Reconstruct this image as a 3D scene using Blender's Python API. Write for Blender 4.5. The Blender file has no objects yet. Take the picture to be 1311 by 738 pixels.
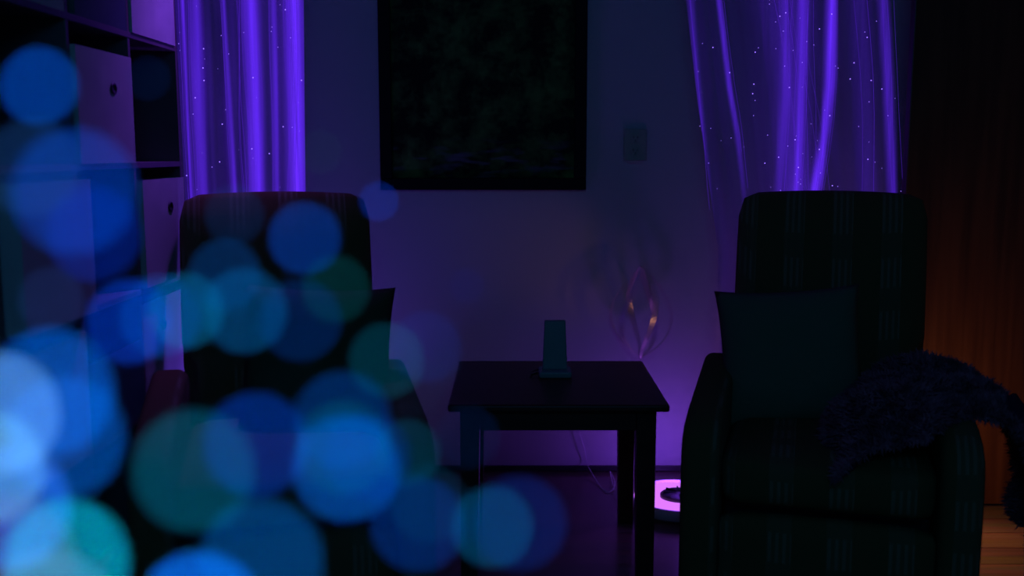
import bpy, bmesh, math, random
from mathutils import Vector, Matrix, noise
from math import radians as R, sin, cos, pi, tan, atan
random.seed(7)
S = bpy.context.scene
COL = S.collection

# ------------------------------------------------------------ camera
FPX = 1300.0
HORIZON = 195.0
PITCH = atan((369 - HORIZON) / FPX)
CAMZ = 1.26
FOCUS = 3.35
cd = bpy.data.cameras.new('camera')
cam = bpy.data.objects.new('camera', cd)
COL.objects.link(cam)
cam.location = (0, 0, CAMZ)
cam.rotation_euler = (pi / 2 - PITCH, 0, 0)
cd.sensor_width = 36.0
cd.lens = 36.0 * FPX / 1311.0
cd.clip_start = 0.005
cd.dof.use_dof = True
cd.dof.focus_distance = FOCUS
APER = 0.018
cd.dof.aperture_fstop = cd.lens / 1000.0 / APER
S.camera = cam
S.cycles.denoising_input_passes = 'RGB'
S.cycles.use_adaptive_sampling = False

# ------------------------------------------------------------ world, exposure
w = bpy.data.worlds.new('world')
S.world = w
w.use_nodes = True
w.node_tree.nodes['Background'].inputs[0].default_value = (0.10, 0.30, 0.60, 1)
w.node_tree.nodes['Background'].inputs[1].default_value = 0.10
S.view_settings.view_transform = 'Standard'
S.view_settings.look = 'None'
S.view_settings.exposure = 0
S.view_settings.gamma = 1


def area(name, loc, target, size, color, power, spread=180):
    l = bpy.data.lights.new(name, 'AREA')
    l.shape = 'DISK'
    l.size = size
    l.color = color
    l.energy = power
    l.spread = R(spread)
    o = bpy.data.objects.new(name, l)
    COL.objects.link(o)
    o.location = loc
    o.rotation_euler = (Vector(target) - Vector(loc)).to_track_quat('-Z', 'Y').to_euler()
    return o


VIOLET = (0.15, 0.06, 1.0)
# blue room light from the ceiling behind the camera
area('room_light', (0.1, -0.5, 2.35), (0.1, 3.9, 1.2), 0.9, (0.035, 0.36, .95), 7.6)
# the two floor uplighters
UPR = (0.60, 3.50)
UPL = (-0.66, 3.42)
area('uplighter_and_fill', (UPR[0], UPR[1] + .10, 0.075), (UPR[0] - 0.04, UPR[1] + 0.50, 0.22), 0.12, (0.25, 0.06, 1.0), 1.0)
area('uplighter_and_fill', (UPR[0] + .07, UPR[1] - .02, 0.10), (UPR[0] - 0.04, UPR[1] - 0.45, 0.0), 0.06, (0.25, 0.06, 1.0), 1.0)  # extra hidden lamp aimed down, added to tint the floor violet
area('uplighter_and_fill', (UPL[0], UPL[1], 0.075), (UPL[0] - .45, UPL[1] - 0.05, 0.6), 0.12, VIOLET, 4.0)
# added unseen violet fills: one on the storage boxes, one up the right curtain
area('box_fill', (-0.74, 3.28, 2.15), (-1.06, 2.93, 1.1), 0.10, (0.24, 0.06, 1.0), 1.3, 75)
area('curtain_fill', (1.02, 3.67, 0.3), (1.05, 3.62, 1.6), 0.3, (0.20, 0.06, 1.0), 0.35, 80)
# warm lamp low behind the right armchair, shining on the floor and the foot of the door; narrow third spot added for ornament glints
for aim, sz, en, sb in (((.45, .75, .10), 165, 2.8, .5), ((.1, -.45, -.8), 140, 2.8, .5), ((-.99, .68, .45), 22, 3.0, 1.0)):
    l = bpy.data.lights.new('amber_lamp', 'SPOT'); l.spot_size = R(sz); l.spot_blend = sb; l.energy = en; l.color = (1.0, 0.42, 0.17); l.shadow_soft_size = 0.05
    o = bpy.data.objects.new('amber_lamp', l); COL.objects.link(o); o.location = (1.40, 3.14, 0.30); o.rotation_euler = Vector(aim).to_track_quat('-Z', 'Y').to_euler()


# ------------------------------------------------------------ helpers
def at(px, py, Y=None, Z=None, d=None, X=None):
    """point seen at a pixel of the photograph, on a wall Y, a height Z or at lens distance d"""
    v = Vector(((px - 655.5) / FPX, 1.0, -(py - 369.0) / FPX))
    c, s = cos(PITCH), sin(PITCH)
    v = Vector((v.x, v.y * c + v.z * s, -v.y * s + v.z * c))
    if d is not None:
        k = d
    elif Y is not None:
        k = Y / v.y
    elif X is not None:
        k = X / v.x
    else:
        k = (Z - CAMZ) / v.z
    return Vector((0, 0, CAMZ)) + v * k


def link(o, parent=None):
    COL.objects.link(o)
    if parent is not None:
        o.parent = parent
    return o


def obj(name, bm, mat, parent=None, smooth=False):
    me = bpy.data.meshes.new(name)
    bmesh.ops.recalc_face_normals(bm, faces=bm.faces)
    bm.to_mesh(me)
    bm.free()
    me.materials.append(mat)
    if smooth:
        for p in me.polygons:
            p.use_smooth = True
    return link(bpy.data.objects.new(name, me), parent)


def tag(o, label=None, cat=None, group=None, kind=None):
    if label: o['label'] = label
    if cat: o['category'] = cat
    if group: o['group'] = group
    if kind: o['kind'] = kind
    return o


def thing(name, label, cat, loc=(0, 0, 0), rz=0, group=None):
    o = bpy.data.objects.new(name, None)
    o.empty_display_size = 0.1
    COL.objects.link(o)
    o.location = loc
    o.rotation_euler = (0, 0, rz)
    return tag(o, label, cat, group)


def box(bm, x0, x1, y0, y1, z0, z1, bev=0.0, seg=2, M=None):
    r = bmesh.ops.create_cube(bm, size=1)
    vs = r['verts']
    for v in vs:
        v.co = Vector(((x0 + x1) / 2 + v.co.x * (x1 - x0), (y0 + y1) / 2 + v.co.y * (y1 - y0),
                       (z0 + z1) / 2 + v.co.z * (z1 - z0)))
    if M is not None:
        for v in vs: v.co = M @ v.co
    if bev > 0:
        es = list({e for v in vs for e in v.link_edges})
        bmesh.ops.bevel(bm, geom=es, offset=bev, segments=seg, profile=0.5, affect='EDGES')


def boxed(name, mat, parent, *a, smooth=False, **k):
    bm = bmesh.new()
    box(bm, *a, **k)
    return obj(name, bm, mat, parent, smooth)


def lathe(bm, prof, n=40, c=(0, 0, 0)):
    rings = []
    for r, z in prof:
        rings.append([bm.verts.new((c[0] + r * cos(2 * pi * i / n), c[1] + r * sin(2 * pi * i / n), c[2] + z)) for i in range(n)])
    for a, b in zip(rings, rings[1:]):
        for i in range(n):
            bm.faces.new((a[i], a[(i + 1) % n], b[(i + 1) % n], b[i]))
    return rings


def tube(bm, pts, rad, n=6):
    rings = []
    up = Vector((0.3, 0.1, 1)).normalized()
    for i, p in enumerate(pts):
        p = Vector(p)
        t = (Vector(pts[min(i + 1, len(pts) - 1)]) - Vector(pts[max(i - 1, 0)])).normalized()
        a = t.cross(up if abs(t.dot(up)) < .95 else Vector((1, 0, 0))).normalized()
        b = t.cross(a)
        r = rad[i] if isinstance(rad, (list, tuple)) else rad
        rings.append([bm.verts.new(p + a * r * cos(2 * pi * k / n) + b * r * sin(2 * pi * k / n)) for k in range(n)])
    for a, b in zip(rings, rings[1:]):
        for k in range(n):
            bm.faces.new((a[k], a[(k + 1) % n], b[(k + 1) % n], b[k]))
    bm.faces.new(rings[0]); bm.faces.new(rings[-1])


def smooth_path(pts, n):
    """Catmull-Rom through pts"""
    P = [Vector(p) for p in pts]
    P = [P[0] * 2 - P[1]] + P + [P[-1] * 2 - P[-2]]
    out = []
    m = len(P) - 3
    for i in range(n + 1):
        u = i / n * m
        k = min(int(u), m - 1)
        t = u - k
        a, b, c, d = P[k:k + 4]
        out.append(0.5 * ((2 * b) + (c - a) * t + (2 * a - 5 * b + 4 * c - d) * t * t + (3 * b - a - 3 * c + d) * t ** 3))
    return out


# ------------------------------------------------------------ materials
def mat(name, col, rough=0.6, spec=0.5, metal=0.0):
    m = bpy.data.materials.new(name)
    m.use_nodes = True
    b = m.node_tree.nodes['Principled BSDF']
    b.inputs['Base Color'].default_value = (*col, 1)
    b.inputs['Roughness'].default_value = rough
    b.inputs['Specular IOR Level'].default_value = spec
    b.inputs['Metallic'].default_value = metal
    return m


def N(m, t, **k):
    n = m.node_tree.nodes.new(t)
    for a, v in k.items(): setattr(n, a, v)
    return n


def L(m, a, b): m.node_tree.links.new(a, b)


def noisy(m, c1, c2, scale=(8, 8, 8), detail=4, bump=0.0, coord='Object', lo=.35, hi=.65):
    b = m.node_tree.nodes['Principled BSDF']
    tc = N(m, 'ShaderNodeTexCoord'); mp = N(m, 'ShaderNodeMapping'); nz = N(m, 'ShaderNodeTexNoise')
    mp.inputs['Scale'].default_value = scale
    nz.inputs['Scale'].default_value = 1.0
    nz.inputs['Detail'].default_value = detail
    cr = N(m, 'ShaderNodeValToRGB')
    cr.color_ramp.elements[0].color = (*c1, 1); cr.color_ramp.elements[1].color = (*c2, 1)
    cr.color_ramp.elements[0].position = lo; cr.color_ramp.elements[1].position = hi
    L(m, tc.outputs[coord], mp.inputs[0]); L(m, mp.outputs[0], nz.inputs['Vector'])
    L(m, nz.outputs['Fac'], cr.inputs[0]); L(m, cr.outputs[0], b.inputs['Base Color'])
    if bump:
        bp = N(m, 'ShaderNodeBump'); bp.inputs['Strength'].default_value = bump
        bp.inputs['Distance'].default_value = 0.002
        L(m, nz.outputs['Fac'], bp.inputs['Height']); L(m, bp.outputs[0], b.inputs['Normal'])
    return m


def emis(name, col, k):
    m = bpy.data.materials.new(name)
    m.use_nodes = True
    nt = m.node_tree
    nt.nodes.clear()
    e = nt.nodes.new('ShaderNodeEmission'); o = nt.nodes.new('ShaderNodeOutputMaterial')
    e.inputs[0].default_value = (*col, 1); e.inputs[1].default_value = k
    nt.links.new(e.outputs[0], o.inputs[0])
    m.cycles.emission_sampling = 'NONE'
    return m


M_wall = noisy(mat('wall_paint', (.5, .5, .5), .75, .3), (.44, .45, .46), (.50, .50, .50), (40, 40, 40), 3, .25)
M_ceil = noisy(mat('ceiling_paint', (.6, .6, .6), .9, .2), (.55, .55, .55), (.6, .6, .6), (9, 9, 9), 3)
M_base = mat('dark_vinyl_baseboard', (.02, .018, .02), .45)
M_board = noisy(mat('dark_laminate', (.1, .08, .08), .45), (.11, .07, .08), (.15, .10, .11), (5, 5, 5))
M_boxes = noisy(mat('pale_card', (.5, .45, .45), .8, .2), (.44, .42, .42), (.54, .5, .5), (12, 12, 12), 3, .1)
M_boxt = noisy(mat('teal_card', (.05, .1, .12), .8, .2), (.04, .09, .11), (.06, .12, .13), (12, 12, 12))
M_hole = mat('black_metal', (.01, .01, .012), .5)
M_tab = noisy(mat('dark_stained_wood', (.03, .012, .01), .42, .3), (.07, .018, .012), (.11, .028, .018), (3, 30, 30), 5, .1)
M_frame = mat('black_frame_wood', (.006, .006, .006), .6, .12)
M_plate = mat('wall_plate_plastic', (.30, .32, .24), .4)
M_dev = mat('pale_teal_plastic', (.14, .24, .22), .45)
M_blkt_in = mat('throw_backing', (.035, .02, .045), .95, .1)
M_blkt = noisy(mat('shaggy_fleece', (.07, .04, .09), .95, .1), (.15, .05, .07), (.42, .15, .20), (25, 25, 25), 3)
M_pil = noisy(mat('navy_cushion_fabric', (.04, .07, .1), .9, .1), (.10, .13, .075), (.13, .16, .095), (220, 220, 220), 2, .3)
M_pild = noisy(mat('dark_green_cushion_fabric', (.01, .03, .03), .9, .1), (.05, .07, .03), (.06, .08, .04), (220, 220, 220), 2, .3)
M_steel = mat('steel', (.5, .5, .5), .25, .5, 1.0)
M_white = mat('white_plastic', (.75, .72, .75), .35)

# picture print: a dark forest with a pale stream
M_art = mat('forest_print', (.01, .02, .012), .6, .08)
b = M_art.node_tree.nodes['Principled BSDF']
tc = N(M_art, 'ShaderNodeTexCoord'); nz = N(M_art, 'ShaderNodeTexNoise'); nz.inputs['Scale'].default_value = 7; nz.inputs['Detail'].default_value = 8
nz.inputs['Roughness'].default_value = .7
cr = N(M_art, 'ShaderNodeValToRGB')
cr.color_ramp.elements[0].position = .45; cr.color_ramp.elements[0].color = (.010, .014, .008, 1)
cr.color_ramp.elements[1].position = .72; cr.color_ramp.elements[1].color = (.10, .28, .05, 1)
L(M_art, tc.outputs['Object'], nz.inputs['Vector']); L(M_art, nz.outputs['Fac'], cr.inputs[0])
sx = N(M_art, 'ShaderNodeSeparateXYZ'); L(M_art, tc.outputs['Object'], sx.inputs[0])
n2 = N(M_art, 'ShaderNodeTexNoise'); n2.inputs['Scale'].default_value = 9; n2.inputs['Detail'].default_value = 6
mp = N(M_art, 'ShaderNodeMapping'); mp.inputs['Scale'].default_value = (.8, 1, 3.5)
L(M_art, tc.outputs['Object'], mp.inputs[0]); L(M_art, mp.outputs[0], n2.inputs['Vector'])
mr = N(M_art, 'ShaderNodeMapRange'); mr.inputs[1].default_value = .52; mr.inputs[2].default_value = .66
L(M_art, n2.outputs['Fac'], mr.inputs[0])
band = N(M_art, 'ShaderNodeValToRGB')           # stream only in the lower part of the print
for e in list(band.color_ramp.elements)[1:]: band.color_ramp.elements.remove(e)
band.color_ramp.elements[0].position = 0; band.color_ramp.elements[0].color = (.2, .2, .2, 1)
e = band.color_ramp.elements.new(.12); e.color = (1, 1, 1, 1)
e = band.color_ramp.elements.new(.2); e.color = (0, 0, 0, 1)
L(M_art, sx.outputs['Z'], band.inputs[0])
mu = N(M_art, 'ShaderNodeMath', operation='MULTIPLY'); L(M_art, mr.outputs[0], mu.inputs[0]); L(M_art, band.outputs[0], mu.inputs[1])
mx = N(M_art, 'ShaderNodeMixRGB'); L(M_art, mu.outputs[0], mx.inputs[0]); L(M_art, cr.outputs[0], mx.inputs[1])
mx.inputs[2].default_value = (.12, .13, .14, 1)
L(M_art, mx.outputs[0], b.inputs['Base Color'])

# floor: dark wood boards
M_floor = mat('dark_wood_floor', (.08, .05, .04), .22, .5)
b = M_floor.node_tree.nodes['Principled BSDF']
tc = N(M_floor, 'ShaderNodeTexCoord'); br = N(M_floor, 'ShaderNodeTexBrick')
br.inputs['Scale'].default_value = 1; br.inputs['Brick Width'].default_value = 1.2; br.inputs['Row Height'].default_value = .13
br.inputs['Mortar Size'].default_value = .0018; br.inputs['Color1'].default_value = (.13, .085, .06, 1)
br.inputs['Color2'].default_value = (.18, .12, .085, 1); br.inputs['Mortar'].default_value = (.01, .008, .008, 1)
nz = N(M_floor, 'ShaderNodeTexNoise'); mp = N(M_floor, 'ShaderNodeMapping'); mp.inputs['Scale'].default_value = (2, 35, 1)
nz.inputs['Scale'].default_value = 1; nz.inputs['Detail'].default_value = 6
mx = N(M_floor, 'ShaderNodeMixRGB', blend_type='OVERLAY'); mx.inputs[0].default_value = .7
L(M_floor, tc.outputs['Object'], br.inputs['Vector']); L(M_floor, tc.outputs['Object'], mp.inputs[0]); L(M_floor, mp.outputs[0], nz.inputs['Vector'])
L(M_floor, br.outputs['Color'], mx.inputs[1]); L(M_floor, nz.outputs['Color'], mx.inputs[2]); L(M_floor, mx.outputs[0], b.inputs['Base Color'])

M_door = mat('brown_door_wood', (.09, .035, .015), .4, .4)
noisy(M_door, (.06, .022, .010), (.11, .042, .018), (28, 28, 1.5), 6, .1)

# armchair fabric: near-black green with broken vertical stripes
M_chair = mat('striped_upholstery', (.01, .02, .02), .9, .15)
b = M_chair.node_tree.nodes['Principled BSDF']
tc = N(M_chair, 'ShaderNodeTexCoord'); sx = N(M_chair, 'ShaderNodeSeparateXYZ'); L(M_chair, tc.outputs['Object'], sx.inputs[0])


def band_node(src, period, duty, off=0.0):
    a = N(M_chair, 'ShaderNodeMath', operation='ADD'); a.inputs[1].default_value = 10 + off; L(M_chair, src, a.inputs[0])
    d = N(M_chair, 'ShaderNodeMath', operation='DIVIDE'); d.inputs[1].default_value = period; L(M_chair, a.outputs[0], d.inputs[0])
    f = N(M_chair, 'ShaderNodeMath', operation='FRACT'); L(M_chair, d.outputs[0], f.inputs[0])
    g = N(M_chair, 'ShaderNodeMath', operation='LESS_THAN'); g.inputs[1].default_value = duty; L(M_chair, f.outputs[0], g.inputs[0])
    return g.outputs[0]


def mul(a, b_):
    m_ = N(M_chair, 'ShaderNodeMath', operation='MULTIPLY'); L(M_chair, a, m_.inputs[0]); L(M_chair, b_, m_.inputs[1]); return m_.outputs[0]


wide = band_node(sx.outputs['X'], .145, .42)
fine = band_node(sx.outputs['X'], .018, .45)
zz = N(M_chair, 'ShaderNodeMath', operation='SUBTRACT'); L(M_chair, sx.outputs['Z'], zz.inputs[0]); L(M_chair, sx.outputs['Y'], zz.inputs[1])
dash = band_node(zz.outputs[0], .13, .55)
pat = mul(mul(wide, fine), dash)
m1 = N(M_chair, 'ShaderNodeMixRGB'); m1.inputs[1].default_value = (.12, .085, .030, 1); m1.inputs[2].default_value = (.13, .10, .045, 1)
m2 = N(M_chair, 'ShaderNodeMixRGB'); m2.inputs[2].default_value = (.18, .15, .085, 1)
L(M_chair, wide, m1.inputs[0]); L(M_chair, m1.outputs[0], m2.inputs[1]); L(M_chair, pat, m2.inputs[0])
L(M_chair, m2.outputs[0], b.inputs['Base Color'])
nz = N(M_chair, 'ShaderNodeTexNoise'); nz.inputs['Scale'].default_value = 350; bp = N(M_chair, 'ShaderNodeBump')
bp.inputs['Strength'].default_value = .3; bp.inputs['Distance'].default_value = .001
L(M_chair, tc.outputs['Object'], nz.inputs['Vector']); L(M_chair, nz.outputs['Fac'], bp.inputs['Height']); L(M_chair, bp.outputs[0], b.inputs['Normal'])

# sheer curtain: mostly open weave, lets light through
M_sheer = bpy.data.materials.new('sheer_voile')
M_sheer.use_nodes = True
nt = M_sheer.node_tree; nt.nodes.clear()
tr = nt.nodes.new('ShaderNodeBsdfTransparent'); tl = nt.nodes.new('ShaderNodeBsdfTranslucent'); df = nt.nodes.new('ShaderNodeBsdfDiffuse')
tl.inputs[0].default_value = (.55, .5, .6, 1); df.inputs[0].default_value = (.5, .48, .55, 1)
a1 = nt.nodes.new('ShaderNodeMixShader'); a2 = nt.nodes.new('ShaderNodeMixShader'); out = nt.nodes.new('ShaderNodeOutputMaterial')
a1.inputs[0].default_value = .6; nt.links.new(df.outputs[0], a1.inputs[1]); nt.links.new(tl.outputs[0], a1.inputs[2])
lw = nt.nodes.new('ShaderNodeLayerWeight'); lw.inputs[0].default_value = .35
mr = nt.nodes.new('ShaderNodeMapRange'); mr.inputs[3].default_value = .62; mr.inputs[4].default_value = .97
nt.links.new(lw.outputs['Facing'], mr.inputs[0]); nt.links.new(mr.outputs[0], a2.inputs[0])
nt.links.new(tr.outputs[0], a2.inputs[1]); nt.links.new(a1.outputs[0], a2.inputs[2])
# bright bands painted on the cloth's front as emission, set by a mesh attribute
at_ = nt.nodes.new('ShaderNodeAttribute'); at_.attribute_name = 'glow_bands'
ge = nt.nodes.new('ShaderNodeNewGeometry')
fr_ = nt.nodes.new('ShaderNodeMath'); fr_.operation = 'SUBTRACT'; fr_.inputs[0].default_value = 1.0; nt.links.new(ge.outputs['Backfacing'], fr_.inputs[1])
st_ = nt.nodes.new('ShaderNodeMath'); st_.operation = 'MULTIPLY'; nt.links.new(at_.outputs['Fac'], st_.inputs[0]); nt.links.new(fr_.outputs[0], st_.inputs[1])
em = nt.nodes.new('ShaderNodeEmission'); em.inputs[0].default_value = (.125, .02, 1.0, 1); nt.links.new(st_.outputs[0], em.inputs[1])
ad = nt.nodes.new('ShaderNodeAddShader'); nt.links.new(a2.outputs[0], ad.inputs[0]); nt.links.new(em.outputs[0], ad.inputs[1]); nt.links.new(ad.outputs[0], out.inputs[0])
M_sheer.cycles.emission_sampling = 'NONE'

M_glow = emis('side_glow_fibre', (.13, .025, 1.0), .55)
M_spark = emis('fibre_spark', (.28, .14, 1.0), 1.9)
M_disc = emis('uplighter_diffuser', (.62, .16, 1.0), 1.25)

# clear acrylic
M_clear = bpy.data.materials.new('clear_acrylic')
M_clear.use_nodes = True
nt = M_clear.node_tree; nt.nodes.clear()
tr = nt.nodes.new('ShaderNodeBsdfTransparent'); gl = nt.nodes.new('ShaderNodeBsdfGlossy'); df = nt.nodes.new('ShaderNodeBsdfDiffuse')
gl.inputs['Roughness'].default_value = .2; gl.inputs[0].default_value = (1, .9, .9, 1); df.inputs[0].default_value = (.9, .8, .8, 1)
mi = nt.nodes.new('ShaderNodeMixShader'); mi.inputs[0].default_value = .35
m2_ = nt.nodes.new('ShaderNodeMixShader'); lw = nt.nodes.new('ShaderNodeLayerWeight'); lw.inputs[0].default_value = .45
mr = nt.nodes.new('ShaderNodeMapRange'); mr.inputs[3].default_value = .22; mr.inputs[4].default_value = .9
out = nt.nodes.new('ShaderNodeOutputMaterial')
nt.links.new(gl.outputs[0], mi.inputs[1]); nt.links.new(df.outputs[0], mi.inputs[2])
nt.links.new(lw.outputs['Facing'], mr.inputs[0]); nt.links.new(mr.outputs[0], m2_.inputs[0])
nt.links.new(tr.outputs[0], m2_.inputs[1]); nt.links.new(mi.outputs[0], m2_.inputs[2]); nt.links.new(m2_.outputs[0], out.inputs[0])
M_strand = bpy.data.materials.new('clear_fibre')
M_strand.use_nodes = True
nt = M_strand.node_tree; nt.nodes.clear()
tr = nt.nodes.new('ShaderNodeBsdfTransparent'); gl = nt.nodes.new('ShaderNodeBsdfGlossy'); gl.inputs['Roughness'].default_value = .3
mi = nt.nodes.new('ShaderNodeMixShader'); mi.inputs[0].default_value = .06; out = nt.nodes.new('ShaderNodeOutputMaterial')
nt.links.new(tr.outputs[0], mi.inputs[1]); nt.links.new(gl.outputs[0], mi.inputs[2]); nt.links.new(mi.outputs[0], out.inputs[0])

# ------------------------------------------------------------ the room
WY = 3.92
XL, XR, YB, ZC = -1.47, 2.6, -1.4, 2.45


def struct(name, m, *a, **k):
    return tag(boxed(name, m, None, *a, **k), kind='structure')


struct('floor', M_floor, XL - .1, XR + .1, YB, WY + .1, -.08, 0)
struct('ceiling', M_ceil, XL - .1, XR + .1, YB, WY + .1, ZC, ZC + .08)
struct('wall_left', M_wall, XL - .1, XL, YB, WY + .1, 0, ZC)
struct('wall_right', M_wall, XR, XR + .1, YB, WY + .1, 0, ZC)
struct('wall_back', M_wall, XL, XR, WY, WY + .1, 0, ZC)
struct('baseboard_back', M_base, XL, XR, WY - .012, WY, 0, .022, bev=.003)
struct('baseboard_left', M_base, XL, XL + .012, YB, WY - .012, 0, .022, bev=.003)

# wooden door leaf standing open flat in front of the back wall, at the right
dx0 = at(1166, 125, Y=3.50).x
door = boxed('door_1', M_door, None, dx0, dx0 + .92, 3.50, 3.54, .01, 2.06, bev=.003)
tag(door, kind='structure')
bm = bmesh.new()
kz = at(1176, 457, Y=3.46)
lathe(bm, [(0.0, 0), (.011, 0), (.011, .03), (.026, .04), (.03, .055), (.026, .068), (0.0, .075)], 24)
for v in bm.verts: v.co = Vector((dx0 + .045, 3.50 - v.co.z, kz.z + v.co.y)) + Vector((v.co.x, 0, 0))
obj('door_knob', bm, M_steel, door, True)

# ------------------------------------------------------------ bookcase with storage boxes (left wall)
BX = -1.05
ys = [BX and at(px, 130, X=BX).y for px in (92, 169, 228)]
pit = (ys[2] - ys[0]) / 2
cols = [ys[2] - pit * i for i in range(5)]          # from far to near
zs2 = at(230, 210, X=BX).z
zs1 = at(222, 62, X=BX).z
pz = zs1 - zs2
rows = [zs2 + pz * k for k in (-3, -2, -1, 0, 1, 2)]
XB = XL + .02
bc = thing('bookcase', 'tall dark open cube bookcase full of storage boxes along the left wall', 'bookcase', (0, 0, 0))
T = .008
boxed('side_panel', M_board, bc, XB, BX, cols[0] - T, cols[0] + T, 0, rows[-1] + T, bev=.001)
boxed('side_panel', M_board, bc, XB, BX, cols[4] - T, cols[4] + T, 0, rows[-1] + T, bev=.001)
for c in cols[1:4]:
    boxed('divider', M_board, bc, XB, BX - .002, c - T, c + T, .0, rows[-1], bev=.001)
for i, z in enumerate(rows):
    boxed('shelf', M_board, bc, XB, BX, cols[4] + T, cols[0] - T, z - T, z + T, bev=.001)
boxed('plinth', M_board, bc, XB, BX - .02, cols[4] + T, cols[0] - T, 0, rows[0] - T)
boxed('back_panel', M_hole, bc, XB - .006, XB, cols[4], cols[0], 0, rows[-1])


def storage_box(col, row, h, out, m, label, handle=True, hy=.5, hz=.7, y0=None, y1=None):
    ya, yb = cols[col + 1] + T + .008, cols[col] - T - .008
    if y0 is not None: ya = y0
    if y1 is not None: yb = y1
    z = rows[row] + T
    t = thing('storage_box', label, 'box', ((XB + BX) / 2, (ya + yb) / 2, z), 0, 'storage boxes in the bookcase')
    X0, X1 = XB + .03 - t.location.x, BX + out - t.location.x
    Y = (yb - ya) / 2
    bm = bmesh.new()
    th = .004
    box(bm, X1 - th, X1, -Y, Y, 0, h); box(bm, X0, X0 + th, -Y, Y, 0, h)
    box(bm, X0 + th, X1 - th, -Y, -Y + th, 0, h); box(bm, X0 + th, X1 - th, Y - th, Y, 0, h)
    box(bm, X0 + th, X1 - th, -Y + th, Y - th, 0, th)
    obj('body', bm, m, t)
    if handle:
        bm = bmesh.new()
        lathe(bm, [(0, 0), (.020, 0), (.020, .003), (.014, .004), (.012, .001), (0, .001)], 24)
        cy = -Y + 2 * Y * hy
        for v in bm.verts: v.co = Vector((X1 + v.co.z, cy + v.co.x, h * hz + v.co.y * .75))
        obj('finger_ring', bm, M_hole, t, True)
    return t


storage_box(1, 3, pz * .80, .008, M_boxes, 'pale storage box with a dark square pull, top left beside the dark empty cube', True, .62, .68)
storage_box(0, 2, pz * .86, .012, M_boxes, 'pale violet-lit storage box with a round black pull, just left of the left armchair back', True, .62, .72)
storage_box(2, 2, pz * .90, .04, M_boxes, 'pale storage box pulled out of the shelf behind the blue light discs', False)
storage_box(0, 4, pz * .85, .004, M_boxes, 'violet-lit pale storage box at the very top beside the left curtain', False)
storage_box(1, 4, pz * .85, .0, M_boxt, 'dark teal storage box on the top shelf', False, y0=cols[2] + .045)
storage_box(2, 4, pz * .85, .0, M_boxes, 'greyish storage box at the top left corner of the shelf', False)
storage_box(3, 3, pz * .8, .0, M_boxes, 'storage box at the left picture edge behind a big blue light disc', False)
storage_box(0, 1, pz * .86, -.01, M_boxes, 'storage box low in the bookcase beside the left armchair arm', True, .5, .72)
storage_box(1, 1, pz * .6, .0, M_boxt, 'low dark box on the second shelf behind the left armchair', False)
storage_box(2, 1, pz * .86, .01, M_boxes, 'pale storage box behind the brightest pale blue discs', False)


# ------------------------------------------------------------ framed picture
fl, fr = at(485, 120, Y=WY - .03).x, at(751.5, 120, Y=WY - .03).x
fz = at(620, 243.5, Y=WY - .03).z
FH = 1.08
pic = thing('framed_picture', 'large black framed print of a dark forest stream on the back wall', 'picture', (0, WY - .002, fz))
ft = .046
for a in ((fl, fr, 0, ft), (fl, fr, FH - ft, FH), (fl, fl + ft, ft, FH - ft), (fr - ft, fr, ft, FH - ft)):
    boxed('frame_rail', M_frame, pic, a[0], a[1], -.03, 0, a[2], a[3], bev=.004)
p = boxed('print', M_art, pic, fl + ft, fr - ft, -.014, -.004, ft, FH - ft)

# ------------------------------------------------------------ wall plate + hanging ornament
a, c = at(799, 165, Y=WY - .01), at(828, 206, Y=WY - .01)
wp = thing('wall_socket', 'small pale wall socket plate right of the picture', 'socket', ((a.x + c.x) / 2, WY - .001, c.z))
W2, H2 = (c.x - a.x) / 2, a.z - c.z
boxed('cover_plate', M_plate, wp, -W2, W2, -.008, 0, 0, H2, bev=.003)
for zc in (H2 * .3, H2 * .7):
    bm = bmesh.new()
    box(bm, -.018, .018, -.0105, -.008, zc - .016, zc + .016, bev=.001)
    rec = obj('receptacle', bm, M_plate, wp)
    for (x_, z_) in ((-.008, .004), (.008, .004), (0, -.009)):
        boxed('slot', M_hole, rec, x_ - .0022, x_ + .0022, -.0112, -.0104, zc + z_ - .004, zc + z_ + .004)
boxed('hook_bar', M_clear, wp, -.03, .03, -.024, -.008, -.006, 0, bev=.002)

oy = WY - .10
ot, ob = at(822, 340, Y=oy), at(823, 457, Y=oy)
orn = thing('hanging_ornament', 'clear twisted teardrop ornament hanging on a thread below the wall socket', 'ornament', (ot.x, oy, ob.z))
hh = ot.z - ob.z
hook = Vector((0.004, WY - .016 - oy, c.z - .004 - ob.z))
bm = bmesh.new(); tube(bm, [(0, 0, hh), (0.001, .02, hh * 1.6), hook], .0007, 5)
obj('thread', bm, M_white, orn)
RW = .118
for i, (ph, wd) in enumerate([(0.15, 1.0), (.95, .8), (1.9, .9), (2.9, 1.0), (3.9, .85), (5.1, .95)]):
    bm = bmesh.new()
    prev = None
    n = 28
    for k in range(n + 1):
        t_ = k / n
        r_ = RW * wd * (sin(pi * (t_ ** .85)) ** .85 if 0 < t_ < 1 else 0)
        an = ph + .9 * (t_ - .5)
        z = hh * t_
        ctr = Vector((r_ * cos(an), r_ * sin(an) * .7, z))
        side = Vector((-sin(an), cos(an), .3)).normalized() * (.006 + .008 * sin(pi * t_))
        nrm = Vector((cos(an), sin(an), 0)) * .0012
        q = [bm.verts.new(ctr + side + nrm), bm.verts.new(ctr - side + nrm), bm.verts.new(ctr - side - nrm), bm.verts.new(ctr + side - nrm)]
        if prev:
            for j in range(4): bm.faces.new((prev[j], prev[(j + 1) % 4], q[(j + 1) % 4], q[j]))
        else: bm.faces.new(q)
        prev = q
    bm.faces.new(prev)
    obj('ribbon', bm, M_clear, orn, False)
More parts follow.
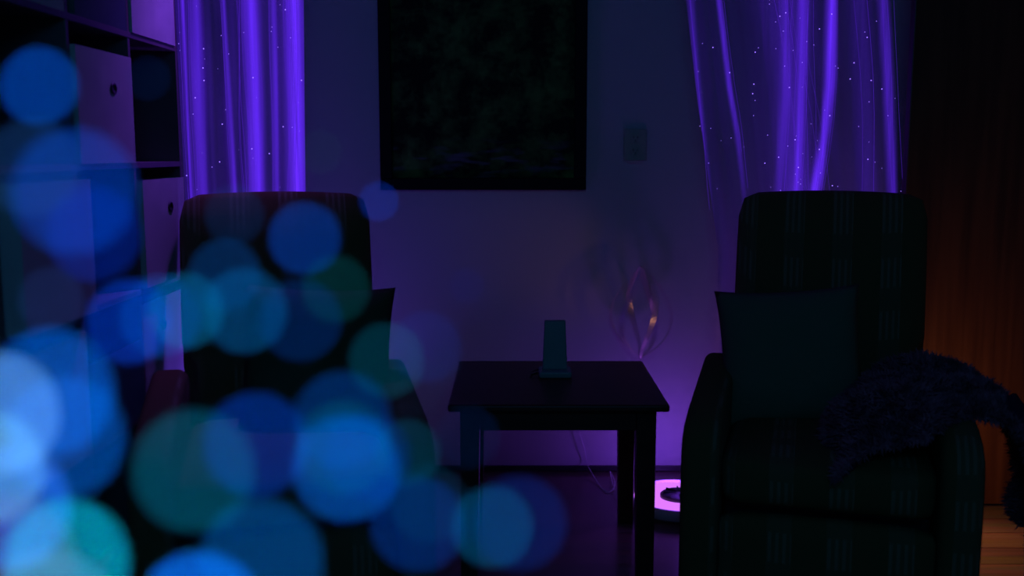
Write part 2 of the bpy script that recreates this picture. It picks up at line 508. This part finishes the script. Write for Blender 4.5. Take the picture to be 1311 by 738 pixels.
bm = bmesh.new(); bmesh.ops.create_icosphere(bm, subdivisions=2, radius=.009, matrix=Matrix.Translation((0, 0, hh))); obj('top_bead', bm, M_clear, orn, True)
bm = bmesh.new(); bmesh.ops.create_icosphere(bm, subdivisions=2, radius=.011, matrix=Matrix.Translation((0, 0, .012)) @ Matrix.Diagonal((1, 1, 1.8, 1))); obj('drop', bm, M_clear, orn, False)

# ------------------------------------------------------------ side table
TZ = .55
n0, n1 = at(573, 519, Z=TZ), at(858, 519, Z=TZ)
f0 = at(597, 462, Z=TZ)
tx0, tx1, ty0, ty1 = n0.x, n1.x, n0.y, f0.y
tb = thing('side_table', 'dark stained wooden side table standing between the two armchairs', 'table', ((tx0 + tx1) / 2, (ty0 + ty1) / 2, 0))
hw, hd = (tx1 - tx0) / 2, (ty1 - ty0) / 2
bm = bmesh.new(); box(bm, -hw, hw, -hd, hd, TZ - .022, TZ, bev=.007, seg=3); obj('tabletop', bm, M_tab, tb)
li, lt = .033, .058
for sx_ in (-1, 1):
    for sy_ in (-1, 1):
        x0, y0 = sx_ * (hw - li), sy_ * (hd - li)
        bm = bmesh.new(); box(bm, min(x0, x0 - sx_ * lt), max(x0, x0 - sx_ * lt), min(y0, y0 - sy_ * lt), max(y0, y0 - sy_ * lt), 0, TZ - .022, bev=.003)
        for v in bm.verts:
            if v.co.z < .1:
                v.co.x = (v.co.x - x0) * .85 + x0; v.co.y = (v.co.y - y0) * .85 + y0
        obj('leg', bm, M_tab, tb)
for sy_ in (-1, 1):
    boxed('apron', M_tab, tb, -hw + li + lt, hw - li - lt, sy_ * (hd - li - .008) - .01, sy_ * (hd - li - .008) + .01, TZ - .083, TZ - .022, bev=.002)
for sx_ in (-1, 1):
    xx = sx_ * (hw - li - .018)
    boxed('apron', M_tab, tb, xx - .01, xx + .01, -hd + li + lt, hd - li - lt, TZ - .083, TZ - .022, bev=.002)

# small upright device on the table
dc = at(711, 484, Z=TZ)
dv = thing('table_device', 'small pale upright device on a wider base on the side table', 'device', (dc.x, dc.y + .03, TZ))
bm = bmesh.new(); box(bm, -.052, .052, -.045, .045, 0, .022, bev=.007, seg=3); obj('base', bm, M_dev, dv)
bm = bmesh.new(); box(bm, -.040, .040, -.004, .022, .02, .175, bev=.004, seg=2)
for v in bm.verts:
    k = (v.co.z - .02) / .155
    v.co.x *= 1 - .16 * k; v.co.y += .02 * k
obj('upright_panel', bm, M_dev, dv)
bm = bmesh.new(); tube(bm, smooth_path([(-.05, .0, .01), (-.075, -.01, .008), (-.07, .04, .006), (-.02, .09, .006), (.0, .15, .006)], 20), .003, 6)
obj('lead', bm, M_hole, dv)


# ------------------------------------------------------------ armchairs
def soft_slab(w, d, h, corner=.05, puff=.02, nx=14, ny=8, nz=14):
    """cushion-like box centred at the origin"""
    bm = bmesh.new()
    bmesh.ops.create_cube(bm, size=1)
    bmesh.ops.subdivide_edges(bm, edges=bm.edges[:], cuts=9, use_grid_fill=True)
    for v in bm.verts:
        x, y, z = v.co.x * w, v.co.y * d, v.co.z * h
        hx, hy, hz = w / 2 - corner, d / 2 - corner, h / 2 - corner
        cx, cy, cz = max(-hx, min(hx, x)), max(-hy, min(hy, y)), max(-hz, min(hz, z))
        dvec = Vector((x - cx, y - cy, z - cz))
        if dvec.length > 1e-6:
            # cube shell to rounded shell
            m = max(abs(dvec.x), abs(dvec.y), abs(dvec.z))
            dvec = dvec.normalized() * m
        p_ = Vector((cx, cy, cz)) + dvec
        u, v_, t_ = 2 * v.co.x, 2 * v.co.y, 2 * v.co.z
        p_.y += puff * v_ * (1 - u * u) * (1 - t_ * t_)
        p_.z += puff * t_ * (1 - u * u) * (1 - v_ * v_) * .7
        v.co = p_
    return bm


def arm_mesh(s):
    """side profile of a recliner arm, extruded; s=-1 left, 1 right"""
    pr = [(-.405, .06), (-.425, .12), (-.43, .40), (-.425, .49), (-.405, .54), (-.36, .57), (-.28, .59), (-.1, .612),
          (.08, .635), (.17, .645), (.22, .63), (.24, .59), (.25, .30), (.25, .06)]
    bm = bmesh.new()
    x0, x1 = s * .262, s * .362
    A = [bm.verts.new((x0, y, z)) for y, z in pr]
    B = [bm.verts.new((x1, y, z)) for y, z in pr]
    n = len(pr)
    for i in range(n): bm.faces.new((A[i], A[(i + 1) % n], B[(i + 1) % n], B[i]))
    fa, fb = bm.faces.new(A), bm.faces.new(B)
    bmesh.ops.recalc_face_normals(bm, faces=bm.faces)
    es = list(fa.edges) + list(fb.edges)
    bmesh.ops.bevel(bm, geom=es, offset=.028, segments=4, profile=.5, affect='EDGES')
    return bm


def armchair(label, x, y, rz):
    t = thing('armchair', label, 'armchair', (x, y, 0), rz, 'striped recliner armchairs')
    for s in (-1, 1): obj('arm', arm_mesh(s), M_chair, t, True)
    bm = soft_slab(.525, .62, .14, .045, .015)
    for v in bm.verts: v.co += Vector((0, -.10, .425))
    obj('seat_cushion', bm, M_chair, t, True)
    bm = soft_slab(.525, .07, .26, .028, .012)
    for v in bm.verts: v.co += Vector((0, -.385, .205))
    obj('footrest', bm, M_chair, t, True)
    bm = soft_slab(.57, .16, .745, .05, .022)
    for v in bm.verts: v.co.z += .38
    for v in bm.verts:
        if v.co.z > .1: v.co.x *= 1.0 + .015 * sin(v.co.z * 4)
    MM = Matrix.Translation((0, .33, .38)) @ Matrix.Rotation(R(-10), 4, 'X')
    for v in bm.verts: v.co = MM @ v.co
    # the lower back narrows to fit between the arms
    for v in bm.verts:
        if v.co.z < .64 and v.co.y < .36: v.co.x *= .87
    obj('backrest', bm, M_chair, t, True)
    bm = bmesh.new(); box(bm, -.255, .255, -.33, .40, .08, .35, bev=.01); obj('base_frame', bm, M_hole, t)
    for sx_ in (-1, 1):
        for sy_ in (-1, 1):
            boxed('foot', M_hole, t, sx_ * .31 - .025, sx_ * .31 + .025, sy_ * .33 - .025 , sy_ * .33 + .025, 0, .07, bev=.004)
    return t


ARM_R = armchair('dark striped recliner armchair on the right with a navy cushion and shaggy throw', .897, 2.83, R(-16.3))
ARM_L = armchair('dark striped recliner armchair on the left behind the blue light discs', -.634, 2.745, R(13.5))


def cushion(name, label, m, sz, M, thick=.13, cat='cushion'):
    bm = bmesh.new()
    n = 22
    grid = {}
    for s in (1, -1):
        for i in range(n + 1):
            for j in range(n + 1):
                u, v = 2 * i / n - 1, 2 * j / n - 1
                edge = (i in (0, n)) or (j in (0, n))
                if edge and s == -1:
                    grid[(s, i, j)] = grid[(1, i, j)]; continue
                k = .93 + .07 * (abs(u) ** 3 * abs(v) ** 3)      # sides pulled in, corners out
                px_ = u * (1 - .07 * (1 - abs(v) ** 2.2)); pz_ = v * (1 - .07 * (1 - abs(u) ** 2.2))
                h = thick / 2 * ((1 - u ** 4) * (1 - v ** 4)) ** .55
                wr = .005 * noise.noise(Vector((u * 3, v * 3, s * 2))) * (0 if edge else 1)
                grid[(s, i, j)] = bm.verts.new((px_ * sz / 2, s * -(h + wr), pz_ * sz / 2))
    for s in (1, -1):
        for i in range(n):
            for j in range(n):
                q = [grid[(s, i, j)], grid[(s, i + 1, j)], grid[(s, i + 1, j + 1)], grid[(s, i, j + 1)]]
                bm.faces.new(q if s == 1 else q[::-1])
    t = obj(name, bm, m, None, True)
    t.matrix_world = M
    return tag(t, label, cat)


def chair_pt(ch, x, y, z):
    a_ = ch.rotation_euler.z
    return Vector((ch.location.x + x * cos(a_) - y * sin(a_), ch.location.y + x * sin(a_) + y * cos(a_), z))


pc = chair_pt(ARM_R, -.105, .06, .665)
cushion('throw_cushion', 'square navy cushion leaning on the right armchair backrest', M_pil, .415,
        Matrix.Translation(pc) @ Matrix.Rotation(R(-14), 4, 'Z') @ Matrix.Rotation(R(-16), 4, 'X') @ Matrix.Rotation(R(-5), 4, 'Y'))
pc = chair_pt(ARM_L, .10, .06, .675)
cushion('throw_cushion', 'dark green square cushion on the left armchair behind the blue discs', M_pild, .43,
        Matrix.Translation(pc) @ Matrix.Rotation(R(10), 4, 'Z') @ Matrix.Rotation(R(-16), 4, 'X') @ Matrix.Rotation(R(3), 4, 'Y'))

# ------------------------------------------------------------ shaggy throw over the right arm
# cross-section runs from the seat, over the arm, down outside (local X,Z of the chair)
thr = thing('throw_blanket', 'shaggy dark purple throw bunched over the right armchair arm', 'blanket', tuple(ARM_R.location), ARM_R.rotation_euler.z)
sec = [(.02, .53), (.05, .59), (.11, .635), (.19, .66), (.26, .675), (.34, .672), (.40, .645), (.455, .59), (.505, .525), (.53, .46), (.54, .38), (.51, .31)]
def throw_pt(u, v):
    pts = throw_pt.s
    k = u * (len(pts) - 1); i = min(int(k), len(pts) - 2); f = k - i
    x = pts[i][0] * (1 - f) + pts[i + 1][0] * f; z = pts[i][1] * (1 - f) + pts[i + 1][1] * f
    yf = -.45 if u < .30 else (-.45 + .15 * min(1, (u - .30) / .12) if u < .8 else -.30 - .06 * (u - .8) / .2)
    y = yf + (.07 - yf) * v
    y += .05 * sin(u * 5) * (1 - v)
    front = (1 - v) ** 3
    x += .02 * sin(v * 9 + u * 4)
    z -= front * .10 * max(0, 1 - abs(2 * u - .4))
    z += .035 * noise.noise(Vector((u * 5, v * 4, 1.3)))
    x += .03 * noise.noise(Vector((u * 5, v * 4, 7.3)))
    return Vector((x, y, z))
throw_pt.s = [(p_.x, p_.z) for p_ in smooth_path([(x, 0, z) for x, z in sec], 60)]
bm = bmesh.new()
NU, NV = 70, 36
th = .034
top, bot = [], []
for i in range(NU + 1):
    ra, rb = [], []
    for j in range(NV + 1):
        u, v = i / NU, j / NV
        p_ = throw_pt(u, v)
        du = throw_pt(min(u + .01, 1), v) - throw_pt(max(u - .01, 0), v)
        dv_ = throw_pt(u, min(v + .02, 1)) - throw_pt(u, max(v - .02, 0))
        n_ = dv_.cross(du).normalized()
        if n_.z < 0 and u < .6: n_ = -n_
        edge = min(u, 1 - u, v, 1 - v)
        e_ = min(1, edge / .06) ** .5
        p2 = p_ + n_ * (.012 * noise.noise(p_ * 28) + .008 * noise.noise(p_ * 60)) * e_
        ra.append((p2, n_)); rb.append(p_ - n_ * th * (e_ * .8 + .1))
    top.append(ra); bot.append(rb)
VT = [[bm.verts.new(a_[0]) for a_ in r] for r in top]
VB = [[bm.verts.new(a_) for a_ in r] for r in bot]
for i in range(NU):
    for j in range(NV):
        bm.faces.new((VT[i][j], VT[i + 1][j], VT[i + 1][j + 1], VT[i][j + 1]))
        bm.faces.new((VB[i][j], VB[i][j + 1], VB[i + 1][j + 1], VB[i + 1][j]))
for i in range(NU):
    bm.faces.new((VT[i][0], VB[i][0], VB[i + 1][0], VT[i + 1][0])); bm.faces.new((VT[i][NV], VT[i + 1][NV], VB[i + 1][NV], VB[i][NV]))
for j in range(NV):
    bm.faces.new((VT[0][j], VT[0][j + 1], VB[0][j + 1], VB[0][j])); bm.faces.new((VT[NU][j], VB[NU][j], VB[NU][j + 1], VT[NU][j + 1]))
obj('cloth', bm, M_blkt_in, thr, True)
verts, faces = [], []
rng = random.Random(3)
def tuft(p_, n_):
    ln = rng.uniform(.014, .028); wd = rng.uniform(.003, .0055)
    d_ = (n_ + Vector((rng.gauss(0, .55), rng.gauss(0, .55), rng.gauss(-.25, .5)))).normalized()
    a_ = d_.orthogonal().normalized(); b_ = d_.cross(a_)
    k0 = len(verts)
    for q in range(3):
        an = q * 2.094 + rng.random()
        verts.append(p_ + (a_ * cos(an) + b_ * sin(an)) * wd - n_ * .003)
    verts.append(p_ + d_ * ln + Vector((rng.gauss(0, .003), rng.gauss(0, .003), -.004)))
    for q in range(3): faces.append((k0 + q, k0 + (q + 1) % 3, k0 + 3))
for _ in range(22000):
    u, v = rng.random(), rng.random()
    i, j = int(u * NU), int(v * NV)
    p_, n_ = top[i][j]
    q_ = top[min(i + 1, NU)][min(j + 1, NV)][0]
    pp = Vector((p_.x + (q_.x - p_.x) * rng.random(), p_.y + (q_.y - p_.y) * rng.random(), p_.z + (q_.z - p_.z) * rng.random()))
    if rng.random() < .75 or True:
        tuft(pp, n_)
for i in range(NU):                                    # fringe along the front edge
    for r_ in range(14):
        f = rng.random(); g = rng.random()
        pp = top[i][0][0].lerp(bot[i][0], g)
        tuft(pp, Vector((0, -1, -.1)))
me = bpy.data.meshes.new('fleece'); me.from_pydata(verts, [], faces); me.materials.append(M_blkt)
tag(link(bpy.data.objects.new('fleece', me), thr), kind='stuff')


# ------------------------------------------------------------ light-fibre curtains
def curtain(label, Y, edge_l, edge_r, folds, bundles, base, nspark, seed, pxr, ztop=2.2, zbot=.12):
    """edge_l / edge_r: pixel polylines of the cloth edges; bundles: (amount, spread in metres, pixel polyline, fade)"""
    rg = random.Random(seed)

    def line(pix):
        P_ = [at(px, py, Y=Y) for px, py in pix]

        def f(z):
            for a_, b_ in zip(P_, P_[1:]):
                if z >= b_.z or b_ is P_[-1]:
                    k = (a_.z - z) / (a_.z - b_.z)
                    k = max(-.5, min(1.6, k))
                    return a_.x + (b_.x - a_.x) * k
        return f
    fl0, fr0 = line(edge_l), line(edge_r)
    cx = (fl0(1.3) + fr0(1.3)) / 2
    t = thing('sheer_curtain', label, 'curtain', (cx, Y, 0), 0, 'sheer curtains with glowing fibres')
    bm = bmesh.new()
    tube(bm, [(fl0(ztop) - cx - .05, 0, ztop + .02), (fr0(ztop) - cx + .05, 0, ztop + .02)], .012, 10)
    obj('curtain_rail', bm, M_hole, t, True)
    bl = [(am, sp, line(pix), fade) for am, sp, pix, fade in bundles]
    bm = bmesh.new()
    lay = bm.verts.layers.float.new('glow_bands')
    nx, nz_ = 420, 70
    rows_ = []
    for j in range(nz_ + 1):
        z = zbot + (ztop - zbot) * j / nz_
        xa, xb = fl0(z), fr0(z)
        r_ = []
        for i in range(nx + 1):
            u = i / nx
            x = xa + (xb - xa) * u
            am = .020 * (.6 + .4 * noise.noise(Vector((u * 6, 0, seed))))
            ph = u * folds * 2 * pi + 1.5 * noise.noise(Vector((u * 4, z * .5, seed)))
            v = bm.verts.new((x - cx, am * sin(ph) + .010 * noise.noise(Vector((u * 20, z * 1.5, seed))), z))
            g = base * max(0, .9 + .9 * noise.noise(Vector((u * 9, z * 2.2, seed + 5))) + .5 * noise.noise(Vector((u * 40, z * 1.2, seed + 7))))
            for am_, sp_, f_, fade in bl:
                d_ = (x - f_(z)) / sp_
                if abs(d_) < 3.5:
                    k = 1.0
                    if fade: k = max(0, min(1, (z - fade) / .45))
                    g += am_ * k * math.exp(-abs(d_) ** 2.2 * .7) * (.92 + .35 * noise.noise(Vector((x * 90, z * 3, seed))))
            v[lay] = g  # painted glow: emission strength of the cloth along the bundle paths
            r_.append(v)
        rows_.append(r_)
    for a_, b_ in zip(rows_, rows_[1:]):
        for i in range(nx): bm.faces.new((a_[i], a_[i + 1], b_[i + 1], b_[i]))
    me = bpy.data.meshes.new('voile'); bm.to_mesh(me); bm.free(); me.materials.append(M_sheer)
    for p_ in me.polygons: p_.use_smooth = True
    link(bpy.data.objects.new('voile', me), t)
    for am_, sp_, f_, fade in bl:                      # loose fibres hanging in front of the cloth
        bm = bmesh.new()
        for k in range(max(2, int(am_ * sp_ * 900))):
            off = rg.gauss(0, .8) * sp_
            wob = rg.uniform(0, 6)
            zb = zbot + .05 if not fade else fade + rg.uniform(.1, .4)
            pts = []
            for q in range(16):
                z = ztop + (zb - ztop) * q / 15
                pts.append(Vector((f_(z) - cx + off + sp_ * .25 * sin(q * .8 + wob), -.042, z)))
            tube(bm, pts, rg.uniform(.0003, .0006), 3)
        obj('fibre_bundle', bm, M_glow, t)
    bm = bmesh.new()
    for k in range(nspark):
        if k % 3:
            p_ = at(rg.uniform(*pxr), rg.uniform(-10, 250), Y=Y - .05)
        else:
            f_ = rg.choice(bl)[2]; z = rg.uniform(1.05, 1.75)
            p_ = Vector((f_(z) + rg.gauss(0, .006), 0, z))
        bmesh.ops.create_icosphere(bm, subdivisions=1, radius=rg.choice((.0010, .0014, .0022)), matrix=Matrix.Translation((p_.x - cx, -.05, p_.z)))
    tag(obj('light_sparks', bm, M_spark, t), kind='stuff')
    return t


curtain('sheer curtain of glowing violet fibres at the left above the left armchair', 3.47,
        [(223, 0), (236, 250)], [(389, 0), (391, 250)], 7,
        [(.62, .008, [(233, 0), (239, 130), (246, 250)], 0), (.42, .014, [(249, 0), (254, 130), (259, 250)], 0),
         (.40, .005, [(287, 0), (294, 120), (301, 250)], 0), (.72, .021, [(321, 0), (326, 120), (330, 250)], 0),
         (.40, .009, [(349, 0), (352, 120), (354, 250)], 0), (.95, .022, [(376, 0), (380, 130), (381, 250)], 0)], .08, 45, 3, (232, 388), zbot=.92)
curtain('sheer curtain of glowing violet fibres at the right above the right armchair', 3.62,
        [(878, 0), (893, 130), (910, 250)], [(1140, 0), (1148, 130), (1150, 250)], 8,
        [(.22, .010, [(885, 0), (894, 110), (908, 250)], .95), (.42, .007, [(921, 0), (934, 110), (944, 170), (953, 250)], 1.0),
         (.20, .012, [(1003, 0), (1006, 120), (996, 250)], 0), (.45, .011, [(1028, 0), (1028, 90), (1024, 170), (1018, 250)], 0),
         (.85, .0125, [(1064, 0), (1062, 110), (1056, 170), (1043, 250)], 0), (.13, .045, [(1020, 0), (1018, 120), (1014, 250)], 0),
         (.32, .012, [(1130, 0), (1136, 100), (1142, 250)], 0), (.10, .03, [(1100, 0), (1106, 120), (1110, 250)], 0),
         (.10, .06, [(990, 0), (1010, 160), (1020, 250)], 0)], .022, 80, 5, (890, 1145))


# ------------------------------------------------------------ floor uplighters
def uplighter(label, x, y):
    t = thing('floor_uplighter', label, 'lamp', (x, y, 0), 0, 'round violet floor uplighters')
    bm = bmesh.new(); lathe(bm, [(0, 0), (.165, 0), (.18, .012), (.183, .035), (.176, .044), (.168, .045), (.163, .036), (0, .034)], 48)
    obj('housing', bm, M_white, t, True)
    bm = bmesh.new(); lathe(bm, [(.163, .037), (.14, .041), (.075, .041), (.070, .037)], 48); obj('light_ring', bm, M_disc, t, True)
    bm = bmesh.new(); lathe(bm, [(.070, .034), (.070, .046), (.062, .052), (0, .055)], 40); obj('hub_grille', bm, mat_grille, t, True)
    for k in range(8):
        bm = bmesh.new(); box(bm, .015, .06, -.002, .002, .052, .058, M=Matrix.Rotation(k * pi / 4, 4, 'Z')); obj('rib', bm, M_hole, t)
    return t


mat_grille = mat('grey_grille', (.12, .10, .14), .5)
uplighter('round violet-lit floor lamp behind the table beside the right armchair', *UPR)
uplighter('round violet-lit floor lamp hidden behind the left armchair', *UPL)

# thin fibre cable trailing under the table
bm = bmesh.new()
wy = WY - .03
pts = [at(737, 500, Y=wy), at(741, 548, Y=wy), at(748, 575, Y=wy), at(752, 595, Y=wy), at(765, 618, Y=3.75), at(776, 630, Z=.004), at(785, 627, Z=.004), at(787, 618, Z=.01), at(781, 604, Y=3.85), at(786, 625, Z=.02), at(795, 642, Z=.006)]
fc = thing('fibre_cable', 'thin pale fibre cable trailing down the wall under the side table', 'cable', (pts[5].x, pts[5].y, 0))
tube(bm, [q - fc.location for q in smooth_path(pts, 70)], .0018, 6)
obj('strand', bm, M_white, fc, True)
for px, py in ((796, 642), (793, 658)):
    bm = bmesh.new(); q = at(px, py, Z=.006) - fc.location
    bmesh.ops.create_icosphere(bm, subdivisions=2, radius=.005, matrix=Matrix.Translation(q)); obj('glowing_tip', bm, M_spark, fc, True)

# ------------------------------------------------------------ fibre-optic spray lamp right in front of the lens (out of focus)
HEAD = Vector((-.34, .22, .80))
fl_ = thing('fibre_optic_lamp', 'fibre-optic spray lamp with glowing blue tips close to the lens, blurred into discs', 'lamp', (HEAD.x, HEAD.y, 0))
bm = bmesh.new(); lathe(bm, [(0, 0), (.14, 0), (.14, .015), (.05, .03), (.012, .05), (.012, .70), (0, .70)], 32); obj('stand', bm, M_hole, fl_, True)
bm = bmesh.new(); lathe(bm, [(0, .68), (.035, .69), (.045, .76), (.03, .80), (0, .80)], 32); obj('head', bm, M_hole, fl_, True)
W = .0027
# px, py, disc radius, added sRGB-linear colour
TIPS = [
    (50, 110, 50, (0.0000, 0.0252, 0.1877)),    (95, 245, 80, (0.0000, 0.0178, 0.1673)),    (40, 215, 62, (0.0023, 0.0127, 0.0493)),
    (390, 305, 46, (0.0000, 0.0161, 0.1307)),    (485, 258, 25, (0.0000, 0.0073, 0.0881)),    (598, 366, 22, (0.0000, 0.0007, 0.0151)),
    (205, 405, 52, (0.0000, 0.0190, 0.1157)),    (165, 412, 54, (0.0000, 0.0153, 0.2001)),    (238, 398, 48, (0.0000, 0.0416, 0.0975)),
    (313, 398, 54, (0.0000, 0.0298, 0.0978)),    (385, 410, 52, (0.0000, 0.0079, 0.0514)),    (288, 352, 46, (0.0000, 0.0131, 0.0614)),
    (430, 370, 43, (0.0000, 0.0155, 0.0184)),    (495, 462, 48, (0.0000, 0.0207, 0.0354)),    (545, 445, 45, (0.0000, 0.0040, 0.0400)),
    (66, 502, 80, (0.0000, 0.0488, 0.2984)),    (82, 560, 78, (0.0000, 0.0380, 0.2050)),    (-2, 530, 78, (0.0425, 0.1217, 0.2567)),
    (-14, 600, 72, (0.0401, 0.1422, 0.1876)),    (248, 603, 78, (0.0000, 0.0406, 0.0738)),    (328, 570, 67, (0.0000, 0.0147, 0.1373)),
    (438, 538, 62, (0.0000, 0.0155, 0.0903)),    (443, 600, 68, (0.0000, 0.0386, 0.2166)),    (440, 573, 60, (0.0000, 0.0240, 0.0300)),
    (470, 585, 55, (0.0000, 0.0039, 0.0621)),    (522, 580, 42, (0.0000, 0.0160, 0.0320)),    (335, 718, 78, (0.0000, 0.0326, 0.1336)),
    (255, 790, 82, (0.0013, 0.0863, 0.5104)),    (85, 720, 80, (0.0000, 0.1984, 0.3035)),    (8, 722, 88, (0.0269, 0.0000, 0.0000)),
    (60, 795, 90, (0.0258, 0.0519, 0.1262)),    (535, 672, 60, (0.0000, 0.0118, 0.0910)),    (630, 675, 52, (0.0000, 0.0289, 0.0748)),
    (665, 670, 60, (0.0000, 0.0060, 0.0600)),    (548, 645, 50, (0.0000, 0.0090, 0.0220)),    (65, 385, 42, (0.0020, 0.0060, 0.0300)),
    (410, 195, 28, (0.0000, 0.0033, 0.0000)),    (190, 100, 28, (0.0000, 0.0018, 0.0120)),    (10, 650, 80, (0.0090, 0.0650, 0.4000)),
    (600, 560, 40, (0.0000, 0.0024, 0.0120)),    (300, 275, 38, (0.0000, 0.0051, 0.0239)),    (120, 300, 60, (0.0000, 0.0062, 0.1059)),
]
for px, py, r_, colr in TIPS:
    dd = 1.0 / (2 * r_ / (APER * FPX) + 1.0 / FOCUS)
    p_ = at(px, py, d=dd) - fl_.location
    s_px = W * FPX / dd
    k = (2 * r_ / s_px) ** 2
    base = Vector((random.uniform(-.02, .02), random.uniform(-.02, .02), .79))
    mid = base.lerp(p_, .5) + Vector((-.05, -.01, .0)) + Vector((random.uniform(-.02, .02), 0, -.03))
    low = p_ + Vector((-.02, .0, -.05))
    bm = bmesh.new(); tube(bm, smooth_path([base, mid, low, p_], 14), .00035, 4)
    st = obj('fibre_strand', bm, M_strand, fl_)
    bm = bmesh.new(); bmesh.ops.create_icosphere(bm, subdivisions=2, radius=W / 2, matrix=Matrix.Translation(p_))
    obj('glowing_tip', bm, emis('tip_glow', colr, k), st, True)
